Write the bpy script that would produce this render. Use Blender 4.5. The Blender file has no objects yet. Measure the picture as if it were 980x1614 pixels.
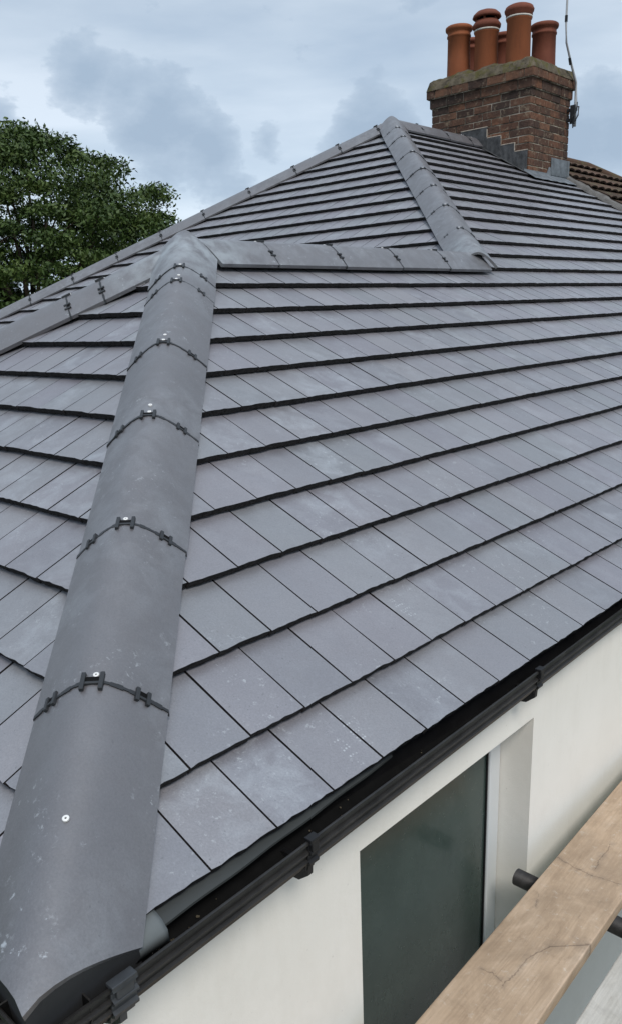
import bpy, bmesh, math, random
from mathutils import Vector, Matrix, noise as mnoise
random.seed(7)
R = math.radians
S = bpy.context.scene
COL = S.collection

# ------------------------------------------------------------------ camera
cam_d = bpy.data.cameras.new('camera'); cam = bpy.data.objects.new('camera', cam_d); COL.objects.link(cam)
S.camera = cam
M0 = Vector((0.7354358995, 0.6766238822, -0.03625134197))
M1 = Vector((0.1706185800, -0.2366941642, -0.9564858456))
M2 = Vector((-0.6557616472, 0.6972488757, -0.2895179915))
m = Matrix((M0, -M1, -M2)).transposed().to_4x4()
m.translation = Vector((0.87848, -0.35033, 0.87670))
cam.matrix_world = m
cam_d.sensor_fit = 'HORIZONTAL'; cam_d.sensor_width = 36
cam_d.lens = 36 * 1280.45 / 980
cam_d.shift_y = 72.5 / 980
cam_d.clip_start = 0.02; cam_d.clip_end = 2000

# ------------------------------------------------------------------ world, sun, exposure
SUN_EL, SUN_AZ = 50, -30          # azimuth: direction of the sun in the XY plane, degrees from +X
SKY_K = 0.113
W = bpy.data.worlds.new('World'); S.world = W; W.use_nodes = True
nt = W.node_tree; nt.nodes.clear()
def N(t, kind, **kw):
    n = t.nodes.new(kind)
    for k, v in kw.items():
        if k.startswith('i_'):
            n.inputs[k[2:].replace('_', ' ')].default_value = v
        else: setattr(n, k, v)
    return n
def L(t, a, b): t.links.new(a, b)
out = N(nt, 'ShaderNodeOutputWorld'); bg = N(nt, 'ShaderNodeBackground'); bg.inputs[1].default_value = SKY_K
sky = N(nt, 'ShaderNodeTexSky', sky_type='NISHITA', sun_disc=False)
sky.sun_elevation = R(SUN_EL); sky.sun_rotation = R(90 - SUN_AZ)
tc = N(nt, 'ShaderNodeTexCoord')
mp = N(nt, 'ShaderNodeMapping'); mp.inputs['Scale'].default_value = (1, 1, 1.9); L(nt, tc.outputs['Generated'], mp.inputs[0])
n1 = N(nt, 'ShaderNodeTexNoise'); n1.inputs['Scale'].default_value = 7.5; n1.inputs['Detail'].default_value = 7; n1.inputs['Roughness'].default_value = .60
L(nt, mp.outputs[0], n1.inputs['Vector'])
n2 = N(nt, 'ShaderNodeTexNoise'); n2.inputs['Scale'].default_value = 2.6; n2.inputs['Detail'].default_value = 8
mp2 = N(nt, 'ShaderNodeMapping'); mp2.inputs['Scale'].default_value = (1, 1, 4.5); mp2.inputs['Location'].default_value = (3.1, 1.7, .4)
L(nt, tc.outputs['Generated'], mp2.inputs[0]); L(nt, mp2.outputs[0], n2.inputs['Vector'])
def ramp(t, fac, stops, interp='LINEAR'):
    r = N(t, 'ShaderNodeValToRGB'); cr = r.color_ramp; cr.interpolation = interp
    while len(cr.elements) < len(stops): cr.elements.new(.5)
    for e, (p, c) in zip(cr.elements, stops):
        e.position = p; e.color = (c, c, c, 1) if isinstance(c, (int, float)) else (*c, 1)
    L(t, fac, r.inputs[0]); return r
def mixc(t, fac, a, b, mode='MIX'):
    n = N(t, 'ShaderNodeMix', data_type='RGBA', blend_type=mode)
    for sock, v in ((n.inputs[0], fac), (n.inputs[6], a), (n.inputs[7], b)):
        if hasattr(v, 'links'): L(t, v, sock)
        elif isinstance(v, (int, float)): sock.default_value = v
        else: sock.default_value = (*v, 1)
    return n.outputs[2]
def mth(t, op, a, b=None, c=None, clamp=False):
    n = N(t, 'ShaderNodeMath', operation=op, use_clamp=clamp)
    for i, v in enumerate((a, b, c)):
        if v is None: continue
        if hasattr(v, 'links'): L(t, v, n.inputs[i])
        else: n.inputs[i].default_value = v
    return n.outputs[0]
# thin bright overcast broken by darker blue grey cloud banks
sep = N(nt, 'ShaderNodeSeparateXYZ'); L(nt, tc.outputs['Generated'], sep.inputs[0])
high = ramp(nt, n2.outputs[0], [(.36, (3.5, 4.35, 5.4)), (.52, (4.6, 5.4, 6.3)), (.68, (5.8, 6.5, 7.3))])
elev = ramp(nt, sep.outputs[2], [(0, 1.0), (.1, .96), (.22, .88), (.38, .80), (.6, .98), (1, 1.25)])
basec = mixc(nt, 1.0, high.outputs[0], elev.outputs[0], 'MULTIPLY')
skymix = mixc(nt, .88, sky.outputs[0], basec)
def bank(dirv, r0, r1):
    d = N(nt, 'ShaderNodeVectorMath', operation='DISTANCE'); L(nt, tc.outputs['Generated'], d.inputs[0]); d.inputs[1].default_value = Vector(dirv).normalized()
    mr = N(nt, 'ShaderNodeMapRange', clamp=True); L(nt, d.outputs['Value'], mr.inputs[0])
    mr.inputs[1].default_value = r0; mr.inputs[2].default_value = r1; mr.inputs[3].default_value = 1; mr.inputs[4].default_value = 0
    return mr.outputs[0]
banks = None
BANKS = [((-.767, .612, .193), .015, .085), ((-.742, .648, .170), .01, .06), ((-.8049, .5411, .2435), .0, .055), ((-.862, .462, .205), .0, .05),
         ((-.6177, .763, .185), .01, .07), ((-.406, .8985, .16), .02, .10), ((-.785, .578, .225), .0, .05), ((-.6955, .6943, .18), .0, .03),
         ((.3, -.6, .4), .1, .5), ((.8, .3, .3), .1, .4), ((-.5, -.7, .3), .1, .5)]
for b in BANKS:
    o = bank(*b); banks = o if banks is None else mth(nt, 'MAXIMUM', banks, o)
puff = mth(nt, 'ADD', mth(nt, 'MULTIPLY', banks, .34), n1.outputs[0])
pm = ramp(nt, puff, [(.59, 0), (.635, .42), (.70, .68), (.86, 1)])
cl = mixc(nt, pm.outputs[0], skymix, (2.6, 3.35, 4.3))
L(nt, cl, bg.inputs[0]); L(nt, bg.outputs[0], out.inputs[0])

sd = bpy.data.lights.new('sun', 'SUN'); sun = bpy.data.objects.new('sun', sd); COL.objects.link(sun)
sd.energy = 1.55; sd.angle = R(16); sd.color = (1, .95, .88)
sv = Vector((math.cos(R(SUN_EL)) * math.cos(R(SUN_AZ)), math.cos(R(SUN_EL)) * math.sin(R(SUN_AZ)), math.sin(R(SUN_EL))))
sun.rotation_euler = sv.to_track_quat('Z', 'Y').to_euler(); sun.location = (3, -3, 8)
S.view_settings.view_transform = 'Standard'; S.view_settings.look = 'None'
S.view_settings.exposure = 0.42; S.view_settings.gamma = 1; S.view_settings.use_curve_mapping = False
S.render.engine = 'CYCLES'

# ------------------------------------------------------------------ helpers
def tag(o, label=None, cat=None, group=None, kind=None):
    if label: o['label'] = label
    if cat: o['category'] = cat
    if group: o['group'] = group
    if kind: o['kind'] = kind
    return o
def empty(name, loc=(0, 0, 0), parent=None):
    o = bpy.data.objects.new(name, None); COL.objects.link(o); o.location = loc
    o.empty_display_size = .1
    if parent: o.parent = parent
    return o
def mesh(name, verts, faces, mats, parent=None, mi=None, smooth=False):
    me = bpy.data.meshes.new(name); me.from_pydata([tuple(v) for v in verts], [], faces)
    for mt in (mats if isinstance(mats, (list, tuple)) else [mats]): me.materials.append(mt)
    if mi: me.polygons.foreach_set('material_index', mi)
    if smooth: me.polygons.foreach_set('use_smooth', [True] * len(me.polygons))
    me.update()
    o = bpy.data.objects.new(name, me); COL.objects.link(o)
    if parent: o.parent = parent
    return o
class MB:
    def __init__(s): s.v = []; s.f = []; s.mi = []
    def add(s, vs, fs, mi=0):
        b = len(s.v); s.v += [Vector(v) for v in vs]; s.f += [tuple(i + b for i in f) for f in fs]; s.mi += [mi] * len(fs)
    def box(s, a, b, mi=0, M=None):
        (x0, y0, z0), (x1, y1, z1) = a, b
        vs = [Vector(p) for p in ((x0, y0, z0), (x1, y0, z0), (x1, y1, z0), (x0, y1, z0), (x0, y0, z1), (x1, y0, z1), (x1, y1, z1), (x0, y1, z1))]
        if M: vs = [M @ v for v in vs]
        s.add(vs, [(0, 3, 2, 1), (4, 5, 6, 7), (0, 1, 5, 4), (1, 2, 6, 5), (2, 3, 7, 6), (3, 0, 4, 7)], mi)
    def bbox(s, a, b, r=.003, mi=0, M=None):       # box with chamfered edges
        (x0, y0, z0), (x1, y1, z1) = a, b
        bm = bmesh.new(); bmesh.ops.create_cube(bm, size=1)
        for v in bm.verts: v.co = Vector(((x0 + x1) / 2 + v.co.x * (x1 - x0), (y0 + y1) / 2 + v.co.y * (y1 - y0), (z0 + z1) / 2 + v.co.z * (z1 - z0)))
        bmesh.ops.bevel(bm, geom=bm.edges[:], offset=r, segments=2, affect='EDGES', profile=.5)
        bm.verts.index_update()
        s.add([(M @ v.co if M else v.co.copy()) for v in bm.verts], [tuple(v.index for v in f.verts) for f in bm.faces], mi); bm.free()
    def tube(s, pts, r, n=12, mi=0, caps=True):
        pts = [Vector(p) for p in pts]; rs = r if isinstance(r, (list, tuple)) else [r] * len(pts)
        vs = []; up = Vector((0, 0, 1))
        for i, p in enumerate(pts):
            t = (pts[min(i + 1, len(pts) - 1)] - pts[max(i - 1, 0)]).normalized()
            a = t.cross(up)
            if a.length < .05: a = t.cross(Vector((1, 0, 0)))
            a.normalize(); b = t.cross(a)
            vs += [p + rs[i] * (math.cos(2 * math.pi * k / n) * a + math.sin(2 * math.pi * k / n) * b) for k in range(n)]
        fs = []
        for i in range(len(pts) - 1):
            for k in range(n): fs.append((i * n + k, i * n + (k + 1) % n, (i + 1) * n + (k + 1) % n, (i + 1) * n + k))
        if caps: fs += [tuple(range(n))[::-1], tuple(range((len(pts) - 1) * n, len(pts) * n))]
        s.add(vs, fs, mi)
    def lathe(s, c, prof, n=28, mi=0):
        c = Vector(c); vs = []
        for r, z in prof: vs += [c + Vector((r * math.cos(2 * math.pi * k / n), r * math.sin(2 * math.pi * k / n), z)) for k in range(n)]
        fs = []
        for i in range(len(prof) - 1):
            for k in range(n): fs.append((i * n + k, i * n + (k + 1) % n, (i + 1) * n + (k + 1) % n, (i + 1) * n + k))
        s.add(vs, fs, mi)
    def sweep(s, prof, p0, p1, closed=True, mi=0):  # prof: (x,z) pairs, swept between two points along Y-like axis
        p0, p1 = Vector(p0), Vector(p1); d = (p1 - p0).normalized(); side = d.cross(Vector((0, 0, 1))).normalized()
        n = len(prof); vs = [p + side * a + Vector((0, 0, b)) for p in (p0, p1) for a, b in prof]
        fs = [(i, (i + 1) % n, n + (i + 1) % n, n + i) for i in range(n if closed else n - 1)]
        if closed: fs += [tuple(range(n))[::-1], tuple(range(n, 2 * n))]
        s.add(vs, fs, mi)
    def build(s, name, mats, parent=None, smooth=False):
        return mesh(name, s.v, s.f, mats, parent, s.mi, smooth)

# ------------------------------------------------------------------ materials
def mat(name, rough=.6, spec=.5, metal=0):
    m = bpy.data.materials.new(name); m.use_nodes = True; t = m.node_tree
    b = t.nodes['Principled BSDF']; b.inputs['Roughness'].default_value = rough
    b.inputs['Specular IOR Level'].default_value = spec; b.inputs['Metallic'].default_value = metal
    return m, t, b
def noise(t, scale, detail=4, rough=.55, vec=None, sc=None, loc=None, dist=0):
    n = N(t, 'ShaderNodeTexNoise'); n.inputs['Scale'].default_value = scale; n.inputs['Detail'].default_value = detail
    n.inputs['Roughness'].default_value = rough; n.inputs['Distortion'].default_value = dist
    if vec is None:
        c = N(t, 'ShaderNodeTexCoord'); vec = c.outputs['Object']
    if sc or loc:
        mp = N(t, 'ShaderNodeMapping'); L(t, vec, mp.inputs[0])
        if sc: mp.inputs['Scale'].default_value = sc
        if loc: mp.inputs['Location'].default_value = loc
        vec = mp.outputs[0]
    L(t, vec, n.inputs['Vector']); return n.outputs[0]
def bump(t, b, h, strength=.3, dist=.002):
    n = N(t, 'ShaderNodeBump'); n.inputs['Strength'].default_value = strength; n.inputs['Distance'].default_value = dist
    L(t, h, n.inputs['Height']); L(t, n.outputs[0], b.inputs['Normal'])
def simple(name, col, rough=.6, spec=.5, var=.12, scale=8, bstr=.15, bd=.001, metal=0):
    m, t, b = mat(name, rough, spec, metal)
    n = noise(t, scale, 6, .6)
    r = ramp(t, n, [(.25, tuple(c * (1 - var) for c in col)), (.75, tuple(min(1, c * (1 + var)) for c in col))])
    L(t, r.outputs[0], b.inputs['Base Color'])
    bump(t, b, noise(t, scale * 12, 3), bstr, bd)
    return m

def slate_mat(name, col, pale_amt=.5, isl=True, tint=.06):
    m, t, b = mat(name, .5, 1.0)
    b.inputs['IOR'].default_value = 1.68
    base = (col[0], col[1], col[2])
    c = ramp(t, noise(t, 2.3, 5), [(.3, tuple(x * .90 for x in base)), (.7, tuple(x * 1.10 for x in base))]).outputs[0]
    if isl:
        g = N(t, 'ShaderNodeNewGeometry')
        hue = ramp(t, g.outputs['Random Per Island'], [(0, (.98, .955, 1.0)), (.25, (.90, .92, .935)), (.5, (1.06, 1.04, 1.06)), (.75, (.955, 1.0, .985)), (1, (1.12, 1.11, 1.10))])
        c = mixc(t, 1, c, hue.outputs[0], 'MULTIPLY')
    # cloudy cement bloom
    bl = noise(t, 12, 7, .66, dist=.4); bl2 = noise(t, 1.6, 3, loc=(4, 2, 1))
    mask = mth(t, 'MULTIPLY', ramp(t, bl, [(.44, 0), (.66, 1)]).outputs[0], ramp(t, bl2, [(.40, .15), (.58, 1)]).outputs[0])
    if isl: mask = mth(t, 'MULTIPLY', mask, ramp(t, mth(t, 'FRACT', mth(t, 'MULTIPLY', g.outputs['Random Per Island'], 17.3)), [(.2, .15), (.75, 1)]).outputs[0])
    c = mixc(t, mth(t, 'MULTIPLY', mask, pale_amt * .75), c, (.35, .37, .40))
    # small scuffs and chalky spots
    sc = noise(t, 60, 6, .75, dist=.25); sp = noise(t, 5.0, 2, loc=(1, 7, 3))
    mask2 = mth(t, 'MULTIPLY', ramp(t, sc, [(.585, 0), (.65, 1)]).outputs[0], ramp(t, sp, [(.53, 0), (.64, 1)]).outputs[0])
    c = mixc(t, mth(t, 'MULTIPLY', mask2, .42), c, (.5, .53, .55))
    # fine grain
    gr = noise(t, 240, 5, .8)
    c = mixc(t, 1, c, ramp(t, gr, [(.3, .76), (.7, 1.20)]).outputs[0], 'MULTIPLY')
    dk = noise(t, 120, 2, .5, loc=(3, 3, 3))
    c = mixc(t, mth(t, 'MULTIPLY', ramp(t, dk, [(.70, 0), (.75, 1)]).outputs[0], .5), c, (.05, .05, .055))
    L(t, c, b.inputs['Base Color'])
    rr = ramp(t, noise(t, 14, 5), [(.3, .36), (.7, .52)]); L(t, rr.outputs[0], b.inputs['Roughness'])
    hh = mth(t, 'ADD', mth(t, 'MULTIPLY', gr, .35), mth(t, 'MULTIPLY', noise(t, 38, 5, .6), 1.0))
    bump(t, b, hh, .34, .002)
    return m, t, b, c
M_tile, tt, tb, tcol = slate_mat('slate_tile', (.178, .172, .187), .65)
# dotted boot print left by wet boots on the eaves course
cc = N(tt, 'ShaderNodeTexCoord'); sx = N(tt, 'ShaderNodeSeparateXYZ'); L(tt, cc.outputs['Object'], sx.inputs[0])
vor = N(tt, 'ShaderNodeTexVoronoi'); vor.inputs['Scale'].default_value = 118; vor.inputs['Randomness'].default_value = .25
L(tt, cc.outputs['Object'], vor.inputs['Vector'])
dots = ramp(tt, vor.outputs['Distance'], [(.20, 1), (.34, 0)]).outputs[0]
def blob(x, y, rx, ry):
    a = mth(tt, 'DIVIDE', mth(tt, 'SUBTRACT', sx.outputs[0], x), rx); b_ = mth(tt, 'DIVIDE', mth(tt, 'SUBTRACT', sx.outputs[1], y), ry)
    d = mth(tt, 'ADD', mth(tt, 'MULTIPLY', a, a), mth(tt, 'MULTIPLY', b_, b_))
    return ramp(tt, d, [(.45, 1), (1, 0)]).outputs[0]
BP = mth(tt, 'MAXIMUM', blob(-.10, .80, .055, .017), mth(tt, 'MAXIMUM', blob(-.07, .745, .045, .014), blob(-.28, 1.22, .05, .02)))
fin = mixc(tt, mth(tt, 'MULTIPLY', mth(tt, 'MULTIPLY', dots, BP), .55), tcol, (.55, .58, .60))
L(tt, fin, tb.inputs['Base Color'])
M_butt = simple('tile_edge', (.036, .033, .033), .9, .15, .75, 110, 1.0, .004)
M_cap, capT, capB, capC = slate_mat('ridge_slate', (.098, .092, .098), .32, False)
def near(t, c, r0, r1):
    co = N(t, 'ShaderNodeTexCoord'); d = N(t, 'ShaderNodeVectorMath', operation='DISTANCE'); L(t, co.outputs['Object'], d.inputs[0]); d.inputs[1].default_value = c
    mr = N(t, 'ShaderNodeMapRange', clamp=True); L(t, d.outputs['Value'], mr.inputs[0])
    for q, v in zip((1, 2, 3, 4), (r0, r1, 1, 0)): mr.inputs[q].default_value = v
    return mr.outputs[0]
bm_ = mth(capT, 'MAXIMUM', near(capT, (-1.93, 1.95, 1.17), .10, .42), near(capT, (-2.02, 4.30, 1.20), .05, .26))
bm_ = mth(capT, 'MULTIPLY', bm_, ramp(capT, noise(capT, 13, 5, .6, loc=(3, 1, 8)), [(.38, 0), (.62, .75)]).outputs[0])
sx1 = noise(capT, 34, 7, .78, dist=.2, loc=(2, 4, 4)); sx2 = noise(capT, 4.2, 2, .5, loc=(8, 1, 1))
sm_ = mth(capT, 'MULTIPLY', ramp(capT, sx1, [(.585, 0), (.65, .8)]).outputs[0], ramp(capT, sx2, [(.59, 0), (.65, 1)]).outputs[0])
c_ = mixc(capT, bm_, capC, (.30, .33, .35)); c_ = mixc(capT, sm_, c_, (.42, .45, .48))
L(capT, c_, capB.inputs['Base Color'])
M_under = simple('underlay', (.02, .02, .022), .9, .1)
M_black = simple('black_plastic', (.009, .009, .010), .5, .35, .4, 20)
M_gface = simple('faded_black_plastic', (.019, .0175, .0165), .42, .45, .6, 16, .5)
M_gin = simple('recess_shade_black', (.004, .004, .004), .8, .15, .5, 40)  # shade inside the gutter and clip throats put into a near-black colour
M_clip = simple('clip_plastic', (.026, .028, .031), .5, .4)
M_screw = simple('screw_cap', (.75, .74, .72), .4, .5, .05)
M_tray = simple('eaves_tray', (.042, .046, .045), .45, .5, .1, 6)
M_lead = simple('lead', (.070, .072, .075), .8, .2, .6, 14, .5, .004)
M_white = simple('upvc', (.62, .64, .65), .3, .5, .03, 3, .02)
M_tube = simple('scaffold_tube', (.035, .033, .033), .5, .5, .5, 40, .4, .002, .3)
M_brownedge = simple('neighbour_tile_edge', (.05, .035, .028), .9, .1, .3, 60)

def brick_mats():
    m, t, b = mat('brick', .85, .2)
    g = N(t, 'ShaderNodeNewGeometry')
    r = ramp(t, g.outputs['Random Per Island'], [(0, (.045, .030, .024)), (.25, (.110, .056, .037)), (.45, (.175, .080, .046)), (.62, (.070, .042, .032)), (.8, (.135, .066, .042)), (1, (.21, .105, .062))])
    c = mixc(t, 1, r.outputs[0], ramp(t, noise(t, 30, 6, .65), [(.25, .6), (.75, 1.55)]).outputs[0], 'MULTIPLY')
    soot = ramp(t, noise(t, 2.6, 6, .68), [(.40, 0), (.60, 1)])
    c = mixc(t, mth(t, 'MULTIPLY', soot.outputs[0], .55), c, (.035, .028, .026))
    L(t, c, b.inputs['Base Color']); c = mixc(t, ramp(t, noise(t, 16, 6, .75, loc=(5, 5, 5)), [(.56, 0), (.64, .7)]).outputs[0], c, (.26, .20, .14))
    L(t, c, b.inputs['Base Color']); bump(t, b, noise(t, 40, 6, .75), .9, .008)
    m2, t2, b2 = mat('mortar', .95, .1)
    c2 = ramp(t2, noise(t2, 7, 5, .6), [(.38, (.07, .06, .05)), (.5, (.26, .22, .17)), (.65, (.46, .40, .33))])
    L(t2, c2.outputs[0], b2.inputs['Base Color']); bump(t2, b2, noise(t2, 80, 4), .5, .004)
    return m, m2
M_brick, M_mortar = brick_mats()
def flaunch_mat():
    m, t, b = mat('mossy_mortar', .95, .1)
    c = ramp(t, noise(t, 12, 6, .65), [(.3, (.055, .046, .034)), (.7, (.165, .138, .10))]).outputs[0]
    mo = mth(t, 'MULTIPLY', ramp(t, noise(t, 9, 6, .7, loc=(2, 5, 1)), [(.49, 0), (.60, 1)]).outputs[0], ramp(t, noise(t, 1.8, 2, loc=(0, 1, 4)), [(.38, .2), (.52, 1)]).outputs[0])
    c = mixc(t, mth(t, 'MULTIPLY', mo, .62), c, (.085, .080, .012))
    c = mixc(t, ramp(t, noise(t, 20, 5, .7, loc=(7, 5, 9)), [(.60, 0), (.66, .8)]).outputs[0], c, (.03, .028, .02))
    L(t, c, b.inputs['Base Color']); bump(t, b, noise(t, 40, 6, .7), .9, .012); return m
M_flaunch = flaunch_mat()
def terracotta(name, c0, c1):
    m, t, b = mat(name, .75, .25)
    c = ramp(t, noise(t, 5, 6, .6, sc=(1, 1, .5)), [(.3, c0), (.7, c1)]).outputs[0]
    c = mixc(t, ramp(t, noise(t, 24, 5, .7, sc=(1, 1, .25)), [(.55, 0), (.75, .55)]).outputs[0], c, (.13, .045, .025))
    L(t, c, b.inputs['Base Color']); bump(t, b, noise(t, 60, 4), .3, .003); return m
M_pot = terracotta('terracotta', (.205, .064, .026), (.285, .092, .038))
M_potdark = terracotta('old_terracotta', (.13, .042, .027), (.20, .064, .037))
M_ring = simple('pale_ring', (.55, .52, .47), .8, .2, .2, 20)  # pale ring in the slot between pot and cowl
def render_mat():
    m, t, b = mat('white_render', .85, .2)
    c = ramp(t, noise(t, 1.3, 6, .6), [(.3, (.755, .725, .665)), (.7, (.83, .80, .745))]).outputs[0]
    c = mixc(t, ramp(t, noise(t, 4.5, 7, .7, sc=(1, 1, .45)), [(.50, 0), (.75, .30)]).outputs[0], c, (.60, .56, .49))
    sz = N(t, 'ShaderNodeSeparateXYZ'); cz = N(t, 'ShaderNodeTexCoord'); L(t, cz.outputs['Object'], sz.inputs[0])
    drip = mth(t, 'MULTIPLY', ramp(t, noise(t, 16, 6, .7, sc=(1, 1, .12)), [(.48, 0), (.66, .6)]).outputs[0], ramp(t, mth(t, 'MULTIPLY', sz.outputs[2], -1), [(.08, 1), (.55, 0)]).outputs[0])
    c = mixc(t, mth(t, 'MULTIPLY', drip, .2), c, (.50, .46, .38))
    c = mixc(t, ramp(t, noise(t, 60, 3, .6), [(.70, 0), (.76, .35)]).outputs[0], c, (.45, .42, .37))
    L(t, c, b.inputs['Base Color'])
    h = mth(t, 'ADD', mth(t, 'MULTIPLY', noise(t, 260, 3), .4), noise(t, 22, 5, .6))
    bump(t, b, h, .38, .003); return m
M_render = render_mat()
def wood_mat(name, c0, c1, c2, painted_marks):
    m, t, b = mat(name, .75, .25)
    c = ramp(t, noise(t, 7, 7, .66, sc=(2.2, .8, 2.2), dist=.7), [(.28, c0), (.5, c1), (.72, c2)]).outputs[0]
    fine = ramp(t, noise(t, 60, 4, .6, sc=(3, .10, 3)), [(.3, .90), (.7, 1.07)]).outputs[0]
    c = mixc(t, 1, c, fine, 'MULTIPLY')
    st = ramp(t, noise(t, 4.2, 7, .68, loc=(1, 3, 2), dist=.8), [(.48, 0), (.66, .8)]).outputs[0]
    c = mixc(t, mth(t, 'MULTIPLY', st, .62), c, tuple(x * .50 for x in c1))
    co = N(t, 'ShaderNodeTexCoord'); s3 = N(t, 'ShaderNodeSeparateXYZ'); L(t, co.outputs['Object'], s3.inputs[0])
    wx = mth(t, 'MULTIPLY', mth(t, 'SUBTRACT', noise(t, 17, 7, .7), .5), .04)
    px = mth(t, 'ADD', s3.outputs[0], wx); py = mth(t, 'ADD', s3.outputs[1], wx)
    tot = None; low = None
    # splits and saw marks: (x0,y0,x1,y1,width) in board coordinates
    for (x0, y0, x1, y1, w) in painted_marks:
        dx, dy = x1 - x0, y1 - y0; ln = math.hypot(dx, dy); ux, uy = dx / ln, dy / ln
        a = mth(t, 'SUBTRACT', px, x0); b_ = mth(t, 'SUBTRACT', py, y0)
        al = mth(t, 'ADD', mth(t, 'MULTIPLY', a, ux), mth(t, 'MULTIPLY', b_, uy))
        pe = mth(t, 'ABSOLUTE', mth(t, 'SUBTRACT', mth(t, 'MULTIPLY', a, uy), mth(t, 'MULTIPLY', b_, ux)))
        ov = mth(t, 'MAXIMUM', mth(t, 'SUBTRACT', al, ln), mth(t, 'MULTIPLY', al, -1))
        d = mth(t, 'MAXIMUM', pe, ov)
        k = mth(t, 'SUBTRACT', 1, mth(t, 'DIVIDE', d, w), clamp=True)
        k2 = mth(t, 'SUBTRACT', 1, mth(t, 'DIVIDE', d, w * 9), clamp=True)
        tot = k if tot is None else mth(t, 'MAXIMUM', tot, k); low = k2 if low is None else mth(t, 'MAXIMUM', low, k2)
    if tot is not None:
        c = mixc(t, mth(t, 'MULTIPLY', mth(t, 'MULTIPLY', low, ramp(t, noise(t, 22, 5, .7, loc=(6, 1, 1)), [(.4, 0), (.6, 1)]).outputs[0]), .5), c, (.17, .135, .11))
        c = mixc(t, mth(t, 'MULTIPLY', tot, .62), c, (.10, .07, .05))
    c = mixc(t, ramp(t, noise(t, 38, 6, .75, loc=(9, 2, 2)), [(.58, 0), (.68, .45)]).outputs[0], c, (.66, .60, .52))
    c = mixc(t, ramp(t, noise(t, 26, 6, .7, sc=(1.6, .5, 1), loc=(2, 9, 2)), [(.60, 0), (.70, .5)]).outputs[0], c, (.24, .17, .115))
    L(t, c, b.inputs['Base Color'])
    bump(t, b, mth(t, 'ADD', noise(t, 60, 4, .6, sc=(3, .12, 3)), noise(t, 25, 5)), .4, .003); return m
CR = [(-.1047, .3054, -.003, .2905, .0024), (-.003, .2905, .0847, .306, .0020), (-.0005, .3197, -.0031, .4612, .0018), (.006, -.0845, .0322, -.0242, .0022), (.0322, -.0242, .1075, .0432, .0030),
      (-.0013, -.2098, .006, -.0845, .0014), (-.0657, -.1898, -.005, -.1935, .0016), (-.0651, .0788, -.0736, .1341, .001), (.03, .62, .10, .60, .002), (.098, .036, .1075, .043, .006)]
M_wood = wood_mat('scaffold_wood', (.37, .265, .18), (.49, .36, .25), (.59, .45, .33), CR)
M_wood2 = wood_mat('pale_scaffold_wood', (.42, .39, .34), (.52, .49, .44), (.60, .57, .52), [])
def glass_mat():
    m, t, b = mat('dark_glass', .12, .5)
    c = ramp(t, noise(t, 2.2, 5, .6), [(.3, (.026, .041, .036)), (.7, (.046, .068, .060))])
    painted_marks = ramp(t, noise(t, 9, 7, .75, sc=(1, 1, .5), loc=(1, 1, 5)), [(.52, 0), (.75, .5)])  # soft reflection mottling painted into the pane's colour as paler noise
    cc_ = mixc(t, painted_marks.outputs[0], c.outputs[0], (.075, .095, .088))
    L(t, cc_, b.inputs['Base Color']); b.inputs['Coat Weight'].default_value = .0
    rr = ramp(t, noise(t, 60, 4), [(.3, .16), (.7, .28)]); L(t, rr.outputs[0], b.inputs['Roughness']); return m
M_glass = glass_mat()
def nb_mat():
    m, t, b = mat('brown_concrete_tile', .9, .15)
    g = N(t, 'ShaderNodeNewGeometry')
    r = ramp(t, g.outputs['Random Per Island'], [(0, (.055, .037, .028)), (.5, (.085, .052, .038)), (1, (.12, .075, .055))])
    c = mixc(t, ramp(t, noise(t, 6, 6, .7), [(.5, 0), (.66, .7)]).outputs[0], r.outputs[0], (.11, .11, .055))
    L(t, c, b.inputs['Base Color']); bump(t, b, noise(t, 60, 4), .6, .004); return m
M_nb = nb_mat()
def ground_mat():
    m, t, b = mat('lawn', .95, .1)
    c = ramp(t, noise(t, .8, 8, .7), [(.3, (.025, .045, .014)), (.7, (.06, .085, .03))])
    L(t, c.outputs[0], b.inputs['Base Color']); bump(t, b, noise(t, 30, 4), .8, .03); return m

# ------------------------------------------------------------------ roof geometry constants (metres)
P = 0.5246191048631368; cp, sp, tp = math.cos(P), math.sin(P), math.tan(P)
G = .2; TW = .15095; YF = .01727; YG = 2.26301; KJ = 2.2704; KA = 5.22621; K0 = .02466
J = Vector((-KJ * cp, KJ * cp + YF, KJ * sp)); A = Vector((-KA * cp, YG + KA * cp, KA * sp)); K = Vector((-KJ * cp, YG + KJ * cp, KJ * sp))
YP = 9.25                      # party line
XL_E = 2 * J.x                 # left eave of the front wing
XL_M = 2 * A.x
GZ = -2.55

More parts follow.
